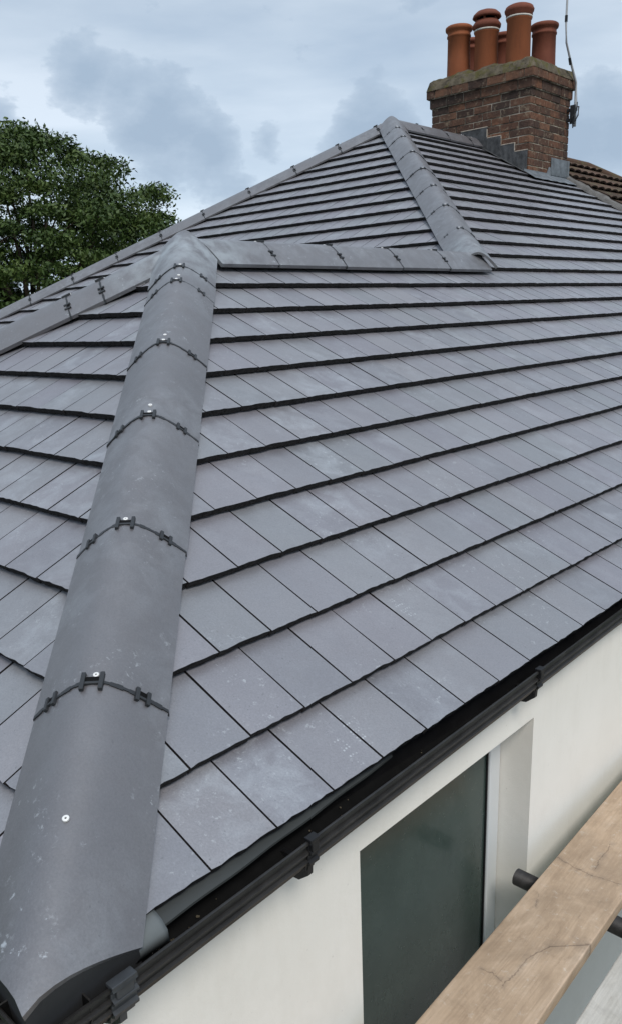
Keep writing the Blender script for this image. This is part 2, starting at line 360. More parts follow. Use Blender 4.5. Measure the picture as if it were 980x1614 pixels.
def clip_poly(poly, nx, ns, d):
    """keep nx*u + ns*s >= d ; poly items (u, s, isfront)"""
    outp = []
    for i in range(len(poly)):
        a, b = poly[i], poly[(i + 1) % len(poly)]
        da = nx * a[0] + ns * a[1] - d; db = nx * b[0] + ns * b[1] - d
        if da >= 0: outp.append(a)
        if (da >= 0) != (db >= 0):
            q = da / (da - db); outp.append((a[0] + (b[0] - a[0]) * q, a[1] + (b[1] - a[1]) * q, a[2] and b[2]))
    return outp
def tile_field(name, O, eu, es, courses, clips, parent, mats, w=TW, tilt=.0250, thick=.0190, joint=None, seg=8, jit=1.0, camber=.0016, g=G):
    """O origin on the plane of the tiles' front top edges, eu along the course, es up the slope.
    courses: list of (s0, s1, u_from, u_to, phase); clips(k,u) -> list of half-planes"""
    en = eu.cross(es); en = en if en.z > 0 else -en
    mb = MB(); rnd = random.Random(hash(name) % 1000 if False else len(name) * 13)
    for (k, s0, s1, ua, ub, ph) in courses:
        drift = rnd.uniform(0, 6)
        u = ua - ((ua - ph) % w) - w
        while u < ub + w:
            gp = .0021 + rnd.random() * .0005
            ds = (rnd.gauss(0, .0009) + .0006 * math.sin(u * 1.7 + drift)) * jit; rot = rnd.gauss(0, .003) * jit
            zo = rnd.gauss(0, .00018) * jit; tl = rnd.gauss(0, .0005) * jit; roll = rnd.gauss(0, .00022) * jit
            pts = []
            for i in range(seg + 1):
                q = i / seg; uu = u + gp + q * (w - 2 * gp)
                pts.append((uu, s0 + ds + (q - .5) * w * rot + rnd.uniform(-.0016, .0016) * jit, True))
            pts += [(u + w - gp, s1 + .02, False), (u + gp, s1 + .02, False)]
            uc = u + w / 2
            for h in clips(k, uc, s0): 
                pts = clip_poly(pts, *h)
                if len(pts) < 3: break
            u += w
            if len(pts) < 3: continue
            area = abs(sum(pts[i][0] * pts[(i + 1) % len(pts)][1] - pts[(i + 1) % len(pts)][0] * pts[i][1] for i in range(len(pts)))) / 2
            if area < 2e-4: continue
            def top(uu, ss):
                q = (uu - uc) / (w / 2)
                return -(tilt + tl) * (ss - s0) / (s1 - s0) * (1) + zo + roll * q + camber * (1 - q * q)
            jn = {}
            vt = []; vb = []
            for (uu, ss, fr) in pts:
                nn = top(uu, ss) + (rnd.uniform(-.0004, .0004) * jit if fr else 0)
                p = O + eu * uu + es * ss
                vt.append(p + en * nn)
                inset = es * (.0015 if fr else 0)
                vb.append(p + inset + en * (nn - thick - (rnd.uniform(0, .0015) if fr else 0)))
            n = len(pts); base = len(mb.v)
            mb.v += vt + vb
            mb.f.append(tuple(base + i for i in range(n))); mb.mi.append(0)
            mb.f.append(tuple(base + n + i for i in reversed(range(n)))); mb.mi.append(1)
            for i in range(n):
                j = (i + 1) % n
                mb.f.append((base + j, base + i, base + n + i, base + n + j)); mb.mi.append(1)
    return mb.build(name, mats, parent)

house = tag(empty('house', (0, 0, GZ)), 'white rendered house with newly tiled grey slate hipped roof, black gutter and brick chimney', 'house')
HB = empty('roof', (0, 0, 0), house); HB.location = (0, 0, -GZ)     # roof part, origin at the eaves corner
X, Y, Z = Vector((1, 0, 0)), Vector((0, 1, 0)), Vector((0, 0, 1))
def hchild(o):                                                         # object built in world coordinates under the house
    o.location = o.location + Vector((0, 0, -GZ)); return o

def crs(n0, n1, ua, ub, phf, top):
    o = []
    for k in range(n0, n1):
        s0 = K0 if k == 0 else k * G
        if s0 > top - .02: break
        o.append((k, s0, (k + 1) * G, ua(k), ub(k), phf(k)))
    return o
YJ = .43029
PH = {0: YJ - .0885, 1: YJ, 2: YJ + .2326, 3: YJ + .2998, 4: YJ + .5377}
rp = random.Random(3)
def phR(k): return PH.get(k, YJ + (0 if k % 2 else .075) + rp.uniform(-.012, .012))
# east slope (wing + main house share the plane)
def clR(k, uc, s0):
    h = [(-1, 0, -YP)]
    if k <= 10:
        h.append((1, -cp, YF))                                       # u - s*cp >= YF
    else: h.append((1, -cp, YG))
    if k in (10, 11) and uc < K.y + .05: h.append((0, -1, -(KJ - .01)))
    if s0 + G > KA: h.append((0, -1, -(KA - .01)))
    return h
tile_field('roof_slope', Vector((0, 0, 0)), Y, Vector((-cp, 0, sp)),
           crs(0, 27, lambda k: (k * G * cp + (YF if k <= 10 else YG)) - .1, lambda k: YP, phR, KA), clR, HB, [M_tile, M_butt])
# front slope of the wing
def clF(k, uc, s0): return [(-1, -cp, 0), (1, -cp, XL_E), (0, -1, -(KJ - .01))]
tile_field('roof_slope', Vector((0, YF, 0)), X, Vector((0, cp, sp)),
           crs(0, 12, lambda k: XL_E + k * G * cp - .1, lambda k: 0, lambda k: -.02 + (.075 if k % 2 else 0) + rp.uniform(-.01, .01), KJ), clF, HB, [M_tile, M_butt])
# front slope of the main house
def clG(k, uc, s0):
    h = [(-1, -cp, 0), (1, -cp, XL_M), (0, -1, -(KA - .01))]
    if k < 11: h.append((-1, cp, -XL_E))
    return h
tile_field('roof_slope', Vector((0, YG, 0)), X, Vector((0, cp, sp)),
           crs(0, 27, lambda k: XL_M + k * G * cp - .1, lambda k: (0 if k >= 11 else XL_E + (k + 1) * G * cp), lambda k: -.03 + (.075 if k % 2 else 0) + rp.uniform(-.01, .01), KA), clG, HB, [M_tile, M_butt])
# west slopes
def clW(k, uc, s0): return [(1, -cp, YF), (-1, cp, -YG), (0, -1, -(KJ - .01))]
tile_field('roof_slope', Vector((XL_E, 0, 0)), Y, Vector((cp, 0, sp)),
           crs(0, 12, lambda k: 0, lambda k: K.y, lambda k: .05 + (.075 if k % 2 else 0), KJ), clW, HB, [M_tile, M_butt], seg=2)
def clW2(k, uc, s0): return [(1, -cp, YG), (-1, 0, -YP), (0, -1, -(KA - .01))]
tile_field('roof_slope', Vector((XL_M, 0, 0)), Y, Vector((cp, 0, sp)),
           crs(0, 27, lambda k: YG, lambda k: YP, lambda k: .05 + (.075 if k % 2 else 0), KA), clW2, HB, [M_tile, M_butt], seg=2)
# dark underlay under all slopes, 42 mm below the tile plane
dz = -.042 / cp
def dn(p): return Vector(p) + Vector((0, 0, dz))
a0 = .03
u = MB()
def tri(*ps): u.add([dn(p) for p in ps], [tuple(range(len(ps)))])
e = a0 / tp
tri((-e, YF + e, a0), (-e, YG, a0), (-e, YP, a0), (A.x, YP, A.z), tuple(A), tuple(K), tuple(J))
tri((-e, YF + e, a0), tuple(J), (XL_E + e, YF + e, a0))
tri((XL_E + e, YF + e, a0), tuple(J), tuple(K), (XL_E + e, YG + e, a0))
tri((XL_M + e, YG + e, a0), (XL_E + e, YG + e, a0), tuple(K), tuple(A))
tri((XL_M + e, YG + e, a0), tuple(A), (A.x, YP, A.z), (XL_M + e, YP, a0))
u.build('underlay', M_under, HB)

# ------------------------------------------------------------------ hip and ridge caps
def prof(uu, Hc, D, ee=.52): return Hc - D * (math.sqrt(uu * uu + ee * ee) - ee) / (math.sqrt(1 + ee * ee) - ee)
def cap_run(kind, P0, d, bounds, Hc, D, hw=.13, mit0=None, mit1=None, lift0=0, lift1=0, hwf=None, screws=True, openend=False, double=()):
    """caps along direction d (unnormalised, s-parameter), bounds in s; joints between them get a union clip"""
    d = Vector(d); ln = d.length; t = d.normalized()
    side = t.cross(Z).normalized(); up = side.cross(t).normalized()
    th = .013
    for i in range(len(bounds) - 1):
        s0, s1 = bounds[i], bounds[i + 1]
        if hwf: hw = hwf(i)
        lo, hi = s0 * ln, s1 * ln
        nU, nS = 17, 4
        rr = random.Random(int(s0 * 1000) + len(kind) * 7)
        wob = rr.gauss(0, .0015); lat = rr.gauss(0, .0015)
        mit = mit0 if i == 0 else None
        vs = []
        for layer in (0, 1):
            for a in range(nS + 1):
                for b in range(nU):
                    uu = -1 + 2 * b / (nU - 1)
                    l0, l1 = lo + (.0022 if (i or not mit) else 0), hi - .0022
                    if mit: l0 = lo + abs(uu) * hw * (mit[0] if uu < 0 else mit[1])
                    if mit1 and i == len(bounds) - 2: l1 = hi - abs(uu) ** .8 * hw * (mit1[0] if uu < 0 else mit1[1])
                    s = l0 + (l1 - l0) * a / nS
                    zz = prof(uu, Hc, D) + wob + (lift0 * (1 - a / nS) if i == 0 and mit else 0) + (lift1 * a / nS if i == len(bounds) - 2 else 0)
                    # slight flare: the far (lower) edge of each cap is a touch wider
                    q = uu * (hw - (th if layer else 0) * .8)
                    p = P0 + t * s + side * (q + lat) + up * (zz - (th if layer else 0))
                    vs.append(p)
        nL = (nS + 1) * nU; fs = []
        idx = lambda l, a, b: l * nL + a * nU + b
        for a in range(nS):
            for b in range(nU - 1):
                fs.append((idx(0, a, b), idx(0, a, b + 1), idx(0, a + 1, b + 1), idx(0, a + 1, b)))
                fs.append((idx(1, a, b), idx(1, a + 1, b), idx(1, a + 1, b + 1), idx(1, a, b + 1)))
            for b in (0, nU - 1):
                fs.append((idx(0, a, b), idx(0, a + 1, b), idx(1, a + 1, b), idx(1, a, b)))
        for a in (0, nS):
            for b in range(nU - 1): fs.append((idx(0, a, b), idx(1, a, b), idx(1, a, b + 1), idx(0, a, b + 1)))
        bm = bmesh.new(); bv = [bm.verts.new(v) for v in vs]
        for f in fs: bm.faces.new([bv[q] for q in f])
        bmesh.ops.recalc_face_normals(bm, faces=bm.faces[:])
        bm.normal_update()
        for f in bm.faces: f.smooth = True
        for ed in bm.edges:
            if len(ed.link_faces) == 2 and ed.calc_face_angle(0) > R(40): ed.smooth = False
        me = bpy.data.meshes.new(kind); bm.to_mesh(me); bm.free(); me.materials.append(M_cap)
        o = bpy.data.objects.new(kind, me); COL.objects.link(o); o.parent = house; o.location = (0, 0, -GZ)
        # union clip at the s1 end (shared joint)
        last = i == len(bounds) - 2
        if not (last and openend) and not last or (last and not openend and False):
            c = MB(); sj = hi
            nb = 24
            for b in range(nb):
                ua, ub = -1.0 + 2 * b / nb, -1.0 + 2 * (b + 1) / nb
                v = []
                wv = .0040 + .0012 * math.sin(b * 2.1 + i)
                for q in (ua, ub):
                    for sg in (-1, 1):
                        v.append(P0 + t * (sj + sg * wv) + side * q * hw + up * (prof(q, Hc, D) + .0018))
                        v.append(P0 + t * (sj + sg * wv) + side * q * hw + up * (prof(q, Hc, D) - .012))
                c.add(v, [(0, 4, 6, 2), (0, 1, 5, 4), (2, 6, 7, 3), (0, 2, 3, 1), (4, 5, 7, 6)])
            for uq in (-.66, 0, .66):
                e_ = .01; n2_ = (prof(uq + e_, Hc, D) - prof(uq - e_, Hc, D)) / (2 * e_ * hw)
                sd2 = (side + up * n2_).normalized(); up2 = sd2.cross(t).normalized()
                if up2.dot(up) < 0: up2 = -up2
                ctr = P0 + t * sj + side * uq * hw + up * prof(uq, Hc, D)
                Mx = Matrix((sd2, t, up2)).transposed().to_4x4(); Mx.translation = ctr
                wd = .017 if uq == 0 else .012; pl = .020 if uq == 0 else .015
                for sgn in (-1, 1):
                    c.bbox((sgn * wd - .0042, -pl, -.003), (sgn * wd + .0042, pl, .0055), .0012, 0, Mx)
                c.bbox((-wd, .001, -.003), (wd, .0065, .0036), .001, 0, Mx)
                # near-black block for the shade in the clip's throat, towards the lower cap
                c.bbox((-wd * .75, -.011, -.004), (wd * .75, .0008, .0022), .001, 1, Mx)
            c.build('union_clip', [M_clip, M_gin], o)
        if screws:
            offs = [.016] + ([.055] if rr.random() < .45 else [])
            if i == len(bounds) - 2: offs = [.285] if mit1 else [.05]
            for of in offs:
                q = rr.gauss(0, .02) if not (mit1 and i == len(bounds) - 2) else -.03
                ctr = P0 + t * (hi - of) + side * (q * hw) + up * prof(q, Hc, D)
                Mx = Matrix((side, t, up)).transposed().to_4x4(); Mx.translation = ctr
                k = 14; r_ = .0056; sc = MB()
                vs = []
                for zz, rq in ((-.001, r_), (.0022, r_), (.0030, r_ * .7), (.0030, r_ * .38), (.0016, r_ * .28)):
                    vs += [Mx @ Vector((rq * math.cos(2 * math.pi * a / k), rq * math.sin(2 * math.pi * a / k), zz)) for a in range(k)]
                f2 = [(l * k + a, l * k + (a + 1) % k, (l + 1) * k + (a + 1) % k, (l + 1) * k + a) for l in range(4) for a in range(k)] + [tuple(4 * k + a for a in range(k))]
                sc.add(vs, f2, 0); sc.mi[-1] = 1
                sc.build('screw', [M_screw, M_black], o)
S2 = math.sqrt(.5)
# front hip: runs down from J towards +X -Y.
def rev(vals, total): return [total - v for v in vals][::-1]
dH = Vector((1, -1, -tp))
jl = -J.x
HC_H, D_H = .055, .092
cap_run('hip_tile', J, dH, [-.035] + rev([-.022, .349, .663, .990, 1.299, 1.653, 1.753], jl), HC_H, D_H, .132, mit0=(.85, .45), mit1=(1.0, 1.0), lift0=.020, hwf=lambda i: .133 - .0014 * i)
# the two large first caps have their own fixing in the middle
LH = [-1, -1, -tp]
cap_run('hip_tile', J, LH, [.035, .249, .353] + [.353 + .313 * i for i in range(1, 5)] + [1.93], HC_H - .004, D_H, .13, mit0=(.45, 1.0))
cap_run('ridge_tile', J, (0, 1, 0), [.03, .42, .89, 1.35, 1.80, 2.2458], .055, .108, .13, mit0=(.4, .4))
cap_run('hip_tile', A, dH, [-.03, .27, .51, .885, 1.251, 1.58, 1.915, 2.255, 2.615], HC_H + .004, D_H, .132, mit0=(.9, .45), lift0=.014, lift1=.026)
cap_run('hip_tile', A, LH, [.02, .10, .37, .686, 1.011, 1.338, 1.651, 1.975, 2.304, 2.626] + [2.626 + .32 * i for i in range(1, 6)] + [4.5], HC_H, D_H, .13, mit0=(.45, 1.0))
cap_run('ridge_tile', A, (0, 1, 0), [.03, .40, .85, 1.30, 1.5], .055, .108, .13, mit0=(.4, .4))

# end stop closing the front hip's open mouth
t_ = dH.normalized(); side_ = t_.cross(Z).normalized(); up_ = side_.cross(t_).normalized()
st = MB(); s_end = (jl + .022) * dH.length - .004
ring = []
for i in range(17):
    uu = -1 + i / 8
    ring.append(J + t_ * (s_end - abs(uu) ** .8 * .122) + side_ * (uu * .118) + up_ * (prof(uu, HC_H, D_H) - .006))
low = [p + Vector((0, 0, -.001)) - Z * (p.z + .05) - t_ * .012 for p in ring]
st.add(ring + low, [(i, i + 1, 18 + i, 17 + i) for i in range(16)])
st.build('hip_end_stop', simple('end_stop', (.028, .029, .031), .7, .3), HB)

# ------------------------------------------------------------------ eaves tray, fascia, gutters
GX0, GX1 = .035, -.012          # rim x at y=0.1 and at y=1.95 (the gutter runs slightly out of line)
def rimx(y): return GX0 + (GX1 - GX0) * min(1, (y - .1) / 1.85) if y < 1.95 else GX1
RZ = -.012
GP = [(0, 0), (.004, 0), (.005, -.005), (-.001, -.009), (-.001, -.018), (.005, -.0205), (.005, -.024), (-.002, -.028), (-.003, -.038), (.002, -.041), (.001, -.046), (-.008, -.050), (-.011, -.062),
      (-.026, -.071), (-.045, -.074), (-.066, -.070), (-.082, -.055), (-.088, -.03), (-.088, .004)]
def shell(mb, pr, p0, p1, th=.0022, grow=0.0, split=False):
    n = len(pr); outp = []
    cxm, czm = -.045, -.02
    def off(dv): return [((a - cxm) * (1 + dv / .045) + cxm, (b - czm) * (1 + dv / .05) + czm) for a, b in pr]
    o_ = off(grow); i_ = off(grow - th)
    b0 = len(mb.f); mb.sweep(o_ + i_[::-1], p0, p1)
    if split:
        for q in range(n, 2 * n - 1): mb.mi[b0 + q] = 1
def gprof_side(pr): return pr
gut = MB()
# side = d x Z; for d=+Y side=+X
yy = [-.02, .1, .8, 1.4, 1.95, YP]
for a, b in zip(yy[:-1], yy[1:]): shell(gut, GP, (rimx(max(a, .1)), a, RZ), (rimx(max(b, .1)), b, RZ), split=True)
# front gutter: runs to -X, d=-X gives side=+... use d so that side = -Y
FY = YF - .030
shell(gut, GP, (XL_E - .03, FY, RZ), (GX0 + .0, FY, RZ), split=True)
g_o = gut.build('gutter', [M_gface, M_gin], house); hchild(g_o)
for f_ in g_o.data.polygons: f_.use_smooth = False
def bracket(y, w=.024, big=False, mt=None):
    b = MB(); x = rimx(y)
    shell(b, GP, (x, y - w / 2, RZ), (x, y + w / 2, RZ), .004, .0042 if not big else .006)
    # rim clip
    b.bbox((x - .007, y - w * .5, RZ - .001), (x + .011, y + w * .5, RZ + .006), .0015)
    b.bbox((x + .003, y - w * .35, RZ - .022), (x + .010, y + w * .35, RZ + .003), .0015)
    # spur that carries it back to the wall
    prf = [(x - .004, RZ - .05), (x - .006, RZ - .078), (x - .030, RZ - .098), (-.079, RZ - .105), (-.079, RZ - .06)]
    vs = [(a, y + sg * .006, c) for sg in (-1, 1) for a, c in prf]; n = 5
    b.add(vs, [tuple(range(5)), tuple(range(9, 4, -1))] + [(i, (i + 1) % n, n + (i + 1) % n, n + i) for i in range(n)])
    return b.build('gutter_bracket', mt or M_black, g_o)
M_black2 = simple('weathered_plastic', (.035, .038, .042), .45, .5, .4, 30)
bracket(.125, .042, True, M_black2); bracket(.532); bracket(1.41)
for y in (2.3, 3.2, 4.1, 5.0, 5.9, 6.8, 7.7, 8.6): bracket(y)
fa = MB(); fa.box((-.0795, YF + .08, -.115), (-.062, YP, -.004)); fa.box((XL_E + .08, YF + .061, -.115), (-.0797, YF + .079, -.004))
hchild(fa.build('fascia', M_black, house))
# eaves tray: thin plastic sheet under the first course, dipping into the gutter
tr = MB(); ny = 26; prev = None
rows = []
for i in range(ny + 1):
    y = .165 + (.86 - .165) * i / ny; q = i / ny
    ox = -.010 - .036 * q ** 1.1 + .0012 * math.sin(i * .9)
    rows.append([Vector((-.06, y, .010)), Vector((ox - .020, y, -.008)), Vector((ox, y, -.019 - .004 * q)), Vector((ox + .0005, y, -.023 - .004 * q))])
vs = [p for r_ in rows for p in r_]
fs = [(i * 4 + j, i * 4 + j + 1, (i + 1) * 4 + j + 1, (i + 1) * 4 + j) for i in range(ny) for j in range(3)]
tr.add(vs, fs); tro = tr.build('eaves_tray', M_tray, HB, False)
sm = tro.modifiers.new('solid', 'SOLIDIFY'); sm.thickness = .0015
# rolled end of the next tray piece
tr = MB(); rows = []
for i in range(13):
    y = .125 + .105 * i / 12
    rows.append([Vector((-.05, y, .010)), Vector((-.022, y, .004 + .003 * math.sin(math.pi * i / 12))), Vector((-.008, y, -.002 + .006 * math.sin(math.pi * i / 12) ** .7)), Vector((.005 + .004 * math.sin(math.pi * i / 12), y, -.014 + .006 * math.sin(math.pi * i / 12))), Vector((.007, y, -.034))])
vs = [p for r_ in rows for p in r_]
fs = [(i * 5 + j, i * 5 + j + 1, (i + 1) * 5 + j + 1, (i + 1) * 5 + j) for i in range(12) for j in range(4)]
tr.add(vs, fs); tro2 = tr.build('eaves_tray', simple('eaves_tray_pale', (.12, .132, .133), .6), HB, True)
tro2['label'] = 'paler curled end of the plastic eaves tray'
sm = tro2.modifiers.new('solid', 'SOLIDIFY'); sm.thickness = .0015

grit = MB(); rg = random.Random(11)
M_grit = simple('grit', (.10, .085, .06), .9, .2, .8, 90)
for i in range(520):
    y = -.02 + abs(rg.gauss(0, .17)) if i % 4 else rg.uniform(0, 1.6); x = rimx(max(y, .1)) - .045 + rg.gauss(0, .014); zz = RZ - .0745 + .006 + 18 * (x - rimx(max(y, .1)) + .045) ** 2
    q = rg.uniform(.0008, .0030)
    vs = [Vector((x, y, zz)) + Vector(v) * q * rg.uniform(.6, 1.3) for v in ((1, 0, 0), (-1, .2, 0), (0, 1, .1), (.1, -1, 0), (0, 0, .8), (0, 0, -.8))]
    grit.add(vs, [(0, 2, 4), (2, 1, 4), (1, 3, 4), (3, 0, 4), (2, 0, 5), (1, 2, 5), (3, 1, 5), (0, 3, 5)])
tag(grit.build('grit', M_grit), 'scattered brown grit and moss crumbs lying in the black gutter', 'grit', kind='stuff')

# ------------------------------------------------------------------ walls and window
WX = -.08; WT = .28
WY0, WY1, WZ0, WZ1 = .786, 1.555, -1.42, -.234       # window opening on the east wall
w = MB()
y0, y1 = YF + .08, YP
zt = -.02
w.box((WX - WT, y0, GZ), (WX, WY0, zt)); w.box((WX - WT, WY1, GZ), (WX, y1, zt))
w.box((WX - WT, WY0, GZ), (WX, WY1, WZ0)); w.box((WX - WT, WY0, WZ1), (WX, WY1, zt))
xe = XL_E + .08; xm = XL_M + .08
w.box((xe + WT, y0, GZ), (WX - WT, y0 + WT, zt)); w.box((xe, y0, GZ), (xe + WT, YG + .08, zt))
w.box((xm + WT, YG + .08, GZ), (xe + WT, YG + .08 + WT, zt)); w.box((xm, YG + .08, GZ), (xm + WT, y1, zt))
w.box((xm + WT, y1 - .1, GZ), (WX - WT, y1, zt))
w.box((xe + WT, y0 + WT, -.03), (WX - WT, YG + .5, -.021)); 
hchild(w.build('wall', M_render, house))
win = MB(); fx = -.178
def fr(mb, ya, za, yb, zb, wd, x0, x1):
    mb.bbox((x0, ya, za), (x1, ya + wd, zb), .004); mb.bbox((x0, yb - wd, za), (x1, yb, zb), .004)
    mb.bbox((x0, ya + wd - .002, zb - wd), (x1 - .0012, yb - wd + .002, zb), .004); mb.bbox((x0, ya + wd - .002, za), (x1 - .0012, yb - wd + .002, za + wd), .004)
fr(win, WY0 + .002, WZ0 + .002, WY1 - .002, WZ1 - .002, .058, fx - .06, fx)
wo = win.build('window', M_white, house); hchild(wo)
gl = MB(); gl.box((fx - .035, WY0 + .055, WZ0 + .055), (fx - .012, WY1 - .055, WZ1 - .055)); gl.build('pane', M_glass, wo)
ga = MB(); fr(ga, WY0 + .0585, WZ0 + .0585, WY1 - .0585, WZ1 - .0585, .007, fx - .011, fx - .006); ga.build('glazing_seal', M_black, wo)
si = MB(); si.bbox((fx + .001, WY0 + .003, WZ0 + .001), (WX + .03, WY1 - .003, WZ0 + .028), .004); si.build('sill', M_white, wo)

# ------------------------------------------------------------------ chimney
CX0, CX1, CY0, CY1 = -5.118, -3.862, 8.338, 9.24
ch = MB()
bw, bh, mo = .215, .065, .010
zb0 = 1.95; zt0 = 3.055
def brick_ring(mb, x0, x1, y0, y1, z, row, core=True, hgt=bh, pj=0.0):
    rr = random.Random(row * 31 + 5)
    def run(n0, n1, place, odd):
        p = n0 - (.1125 if odd else 0)
        while p < n1 - .005:
            a, b = max(p, n0), min(p + bw, n1)
            if n1 - b < .07: b = n1
            if b - a > .055: place(a, b)
            if b == n1: break
            p += bw + mo
    j = lambda: rr.uniform(-.0025, .0025)
    run(x0, x1, lambda a, b: mb.bbox((a, y0 + j(), z), (b, y0 + .1, z + hgt), .0035), row % 2)
    run(x0, x1, lambda a, b: mb.bbox((a, y1 - .1, z), (b, y1 + j(), z + hgt), .0035), row % 2)
    run(y0 + .108, y1 - .108, lambda a, b: mb.bbox((x1 - .1, a, z), (x1 + j(), b, z + hgt), .0035), (row + 1) % 2)
    run(y0 + .105, y1 - .105, lambda a, b: mb.bbox((x0 + j(), a, z), (x0 + .1, b, z + hgt), .0035), (row + 1) % 2)
nrow = int((zt0 - zb0) / (bh + mo)); z = zb0
for r_ in range(nrow + 1):
    z = zt0 - (nrow + 1 - r_) * (bh + mo)
    brick_ring(ch, CX0, CX1, CY0, CY1, z + mo, r_)
brick_ring(ch, CX0 - .018, CX1 + .018, CY0 - .018, CY1 + .018, zt0 + .010, 40, hgt=.088)
brick_ring(ch, CX0 - .045, CX1 + .045, CY0 - .045, CY1 + .045, zt0 + .106, 41, hgt=.085)
ch_o = ch.build('chimney', [M_brick], house); hchild(ch_o)
mo_ = MB(); mo_.box((CX0 + .006, CY0 + .006, zb0 - .3), (CX1 - .006, CY1 - .006, zt0 + .003)); mo_.box((CX0 - .010, CY0 - .010, zt0 + .0031), (CX1 + .010, CY1 + .010, zt0 + .100)); mo_.box((CX0 - .036, CY0 - .036, zt0 + .1001), (CX1 + .036, CY1 + .036, zt0 + .185))
mo_.build('mortar', M_mortar, ch_o)
# flaunching: lumpy mortar cap
fl = MB(); zc = zt0 + .186
nx_, ny_ = 44, 32
x0, x1, y0, y1 = CX0 - .05, CX1 + .05, CY0 - .05, CY1 + .05
grid = []
for i in range(nx_ + 1):
    for j_ in range(ny_ + 1):
        a, b = i / nx_, j_ / ny_
        x = x0 + (x1 - x0) * a; y = y0 + (y1 - y0) * b
        ed = min(a, 1 - a) * (x1 - x0), min(b, 1 - b) * (y1 - y0); dd = min(ed)
        h = .045 + .115 * min(1, dd / .20) ** .55 + .032 * (mnoise.noise(Vector((x * 6, y * 6, 1))) ) + .016 * mnoise.noise(Vector((x * 22, y * 22, 2)))
        if dd < 1e-6: h = 0
        elif dd < .03: h = .035 + .02 * mnoise.noise(Vector((x * 9, y * 9, 4)))
        k = .012 * mnoise.noise(Vector((x * 10, y * 10, 7))) if dd < .03 else 0
        grid.append((x + k, y + k, zc + h))
fl.add(grid, [(i * (ny_ + 1) + j_, (i + 1) * (ny_ + 1) + j_, (i + 1) * (ny_ + 1) + j_ + 1, i * (ny_ + 1) + j_ + 1) for i in range(nx_) for j_ in range(ny_)])
fl.build('flaunching', M_flaunch, ch_o, True)
def ring_pale(c, x, y, r, z0): c.lathe((x, y, z0), [(r * .9, .001), (r * 1.07, .001), (r * 1.07, .016), (r * .9, .017)], mi=1)
def pot(x, y, ztop, kind, r=.130, zb=3.22, m_=M_pot):
    b = MB(); h = ztop - zb
    if kind == 'roll':
        pr = [(r * 1.04, 0), (r * .98, h * .5), (r * .96, h - .115), (r * 1.03, h - .108), (r * 1.03, h - .092), (r * .98, h - .085), (r * 1.0, h - .055), (r * 1.13, h - .045), (r * 1.17, h - .028), (r * 1.15, h - .010), (r * 1.04, h), (r * .82, h - .004), (r * .80, h - .3)]
        b.lathe((x, y, zb), pr)
    else:
        hb = h - (.215 if kind == 'cowl' else .13)
        b.lathe((x, y, zb), [(r * 1.02, 0), (r * .97, hb - .02), (r * 1.04, hb - .01), (r * 1.04, hb), (r * .80, hb + .002), (r * .78, hb - .3)])
    o = b.build('chimney_pot', m_, ch_o, True)
    if kind != 'roll':
        c = MB(); z0 = zb + hb
        for k in range(4):                 # legs of the cowl leave a slot below it
            a = k * math.pi / 2 + .5; c.bbox((x + r * .86 * math.cos(a) - .012, y + r * .86 * math.sin(a) - .012, z0 - .001), (x + r * .86 * math.cos(a) + .012, y + r * .86 * math.sin(a) + .012, z0 + .024), .003)
        if kind == 'cowl':
            ring_pale(c, x, y, r, z0); c.lathe((x, y, z0 + .020), [(r * .7, .004), (r * 1.02, 0), (r * 1.17, .02), (r * 1.2, .045), (r * 1.08, .065), (r * .95, .085), (r * .9, .088), (r * .7, .088)])
            for k in range(5):
                a = k * 2 * math.pi / 5; c.bbox((x + r * .80 * math.cos(a) - .012, y + r * .80 * math.sin(a) - .012, z0 + .10), (x + r * .80 * math.cos(a) + .012, y + r * .80 * math.sin(a) + .012, z0 + .145), .003)
            c.lathe((x, y, z0 + .135), [(r * .6, .006), (r * 1.12, -.004), (r * 1.20, .004), (r * 1.12, .030), (r * .85, .060), (r * .45, .077), (.001, .080)])
        else:
            ring_pale(c, x, y, r, z0); c.lathe((x, y, z0 + .020), [(r * .7, .004), (r * 1.0, 0), (r * 1.08, .008), (r * 1.08, .030), (r * 1.17, .042), (r * 1.20, .062), (r * 1.14, .074), (r * 1.1, .088), (r * 1.04, .094), (r * .8, .108), (r * .6, .110), (.001, .112)])
        cc_ = c.build('chimney_cowl', [M_potdark, M_ring], ch_o, True)
    return o
pot(-4.895, CY0 + .20, 3.882, 'roll'); pot(-4.540, CY0 + .20, 3.965, 'cowl'); pot(-4.145, CY0 + .20, 3.915, 'cap')
pot(-4.10, CY0 + .68, 3.82, 'roll', .132, m_=M_potdark)
pot(-5.02, CY0 + .66, 3.86, 'roll', m_=M_potdark); pot(-4.60, CY0 + .68, 3.83, 'roll', m_=M_potdark)
# lead flashing
ld = MB()
stp = [(-4.72, -4.378, 2.762), (-4.380, -4.203, 2.650), (-4.205, -4.030, 2.552), (-4.033, -3.876, 2.464)]
for i, (xa, xb, zt_) in enumerate(stp):
    zbot = lambda x: -max(x, A.x) * tp - .0 if x > A.x else A.z - (A.x - x) * tp
    yv = CY0 - .006 - .0025 * (i % 2)
    n = 6; vs = []
    for k in range(n + 1):
        x = xa + (xb - xa) * k / n
        vs += [(x, yv + .0015 * math.sin(k * 2 + i), zt_ - .004 * k / n), (x, yv - .004 - .002 * math.sin(k * 3 + i), zbot(x) + .0)]
    ld.add(vs, [(2 * k, 2 * k + 1, 2 * k + 3, 2 * k + 2) for k in range(n)])
    # foot dressed on the tiles
    vs = []
    for k in range(n + 1):
        x = xa + (xb - xa) * k / n
        vs += [(x, yv - .004, zbot(x) + .001), (x, yv - .075 - .01 * math.sin(k + i), zbot(x) + .006)]
    ld.add(vs, [(2 * k, 2 * k + 1, 2 * k + 3, 2 * k + 2) for k in range(n)])
pt = MB()
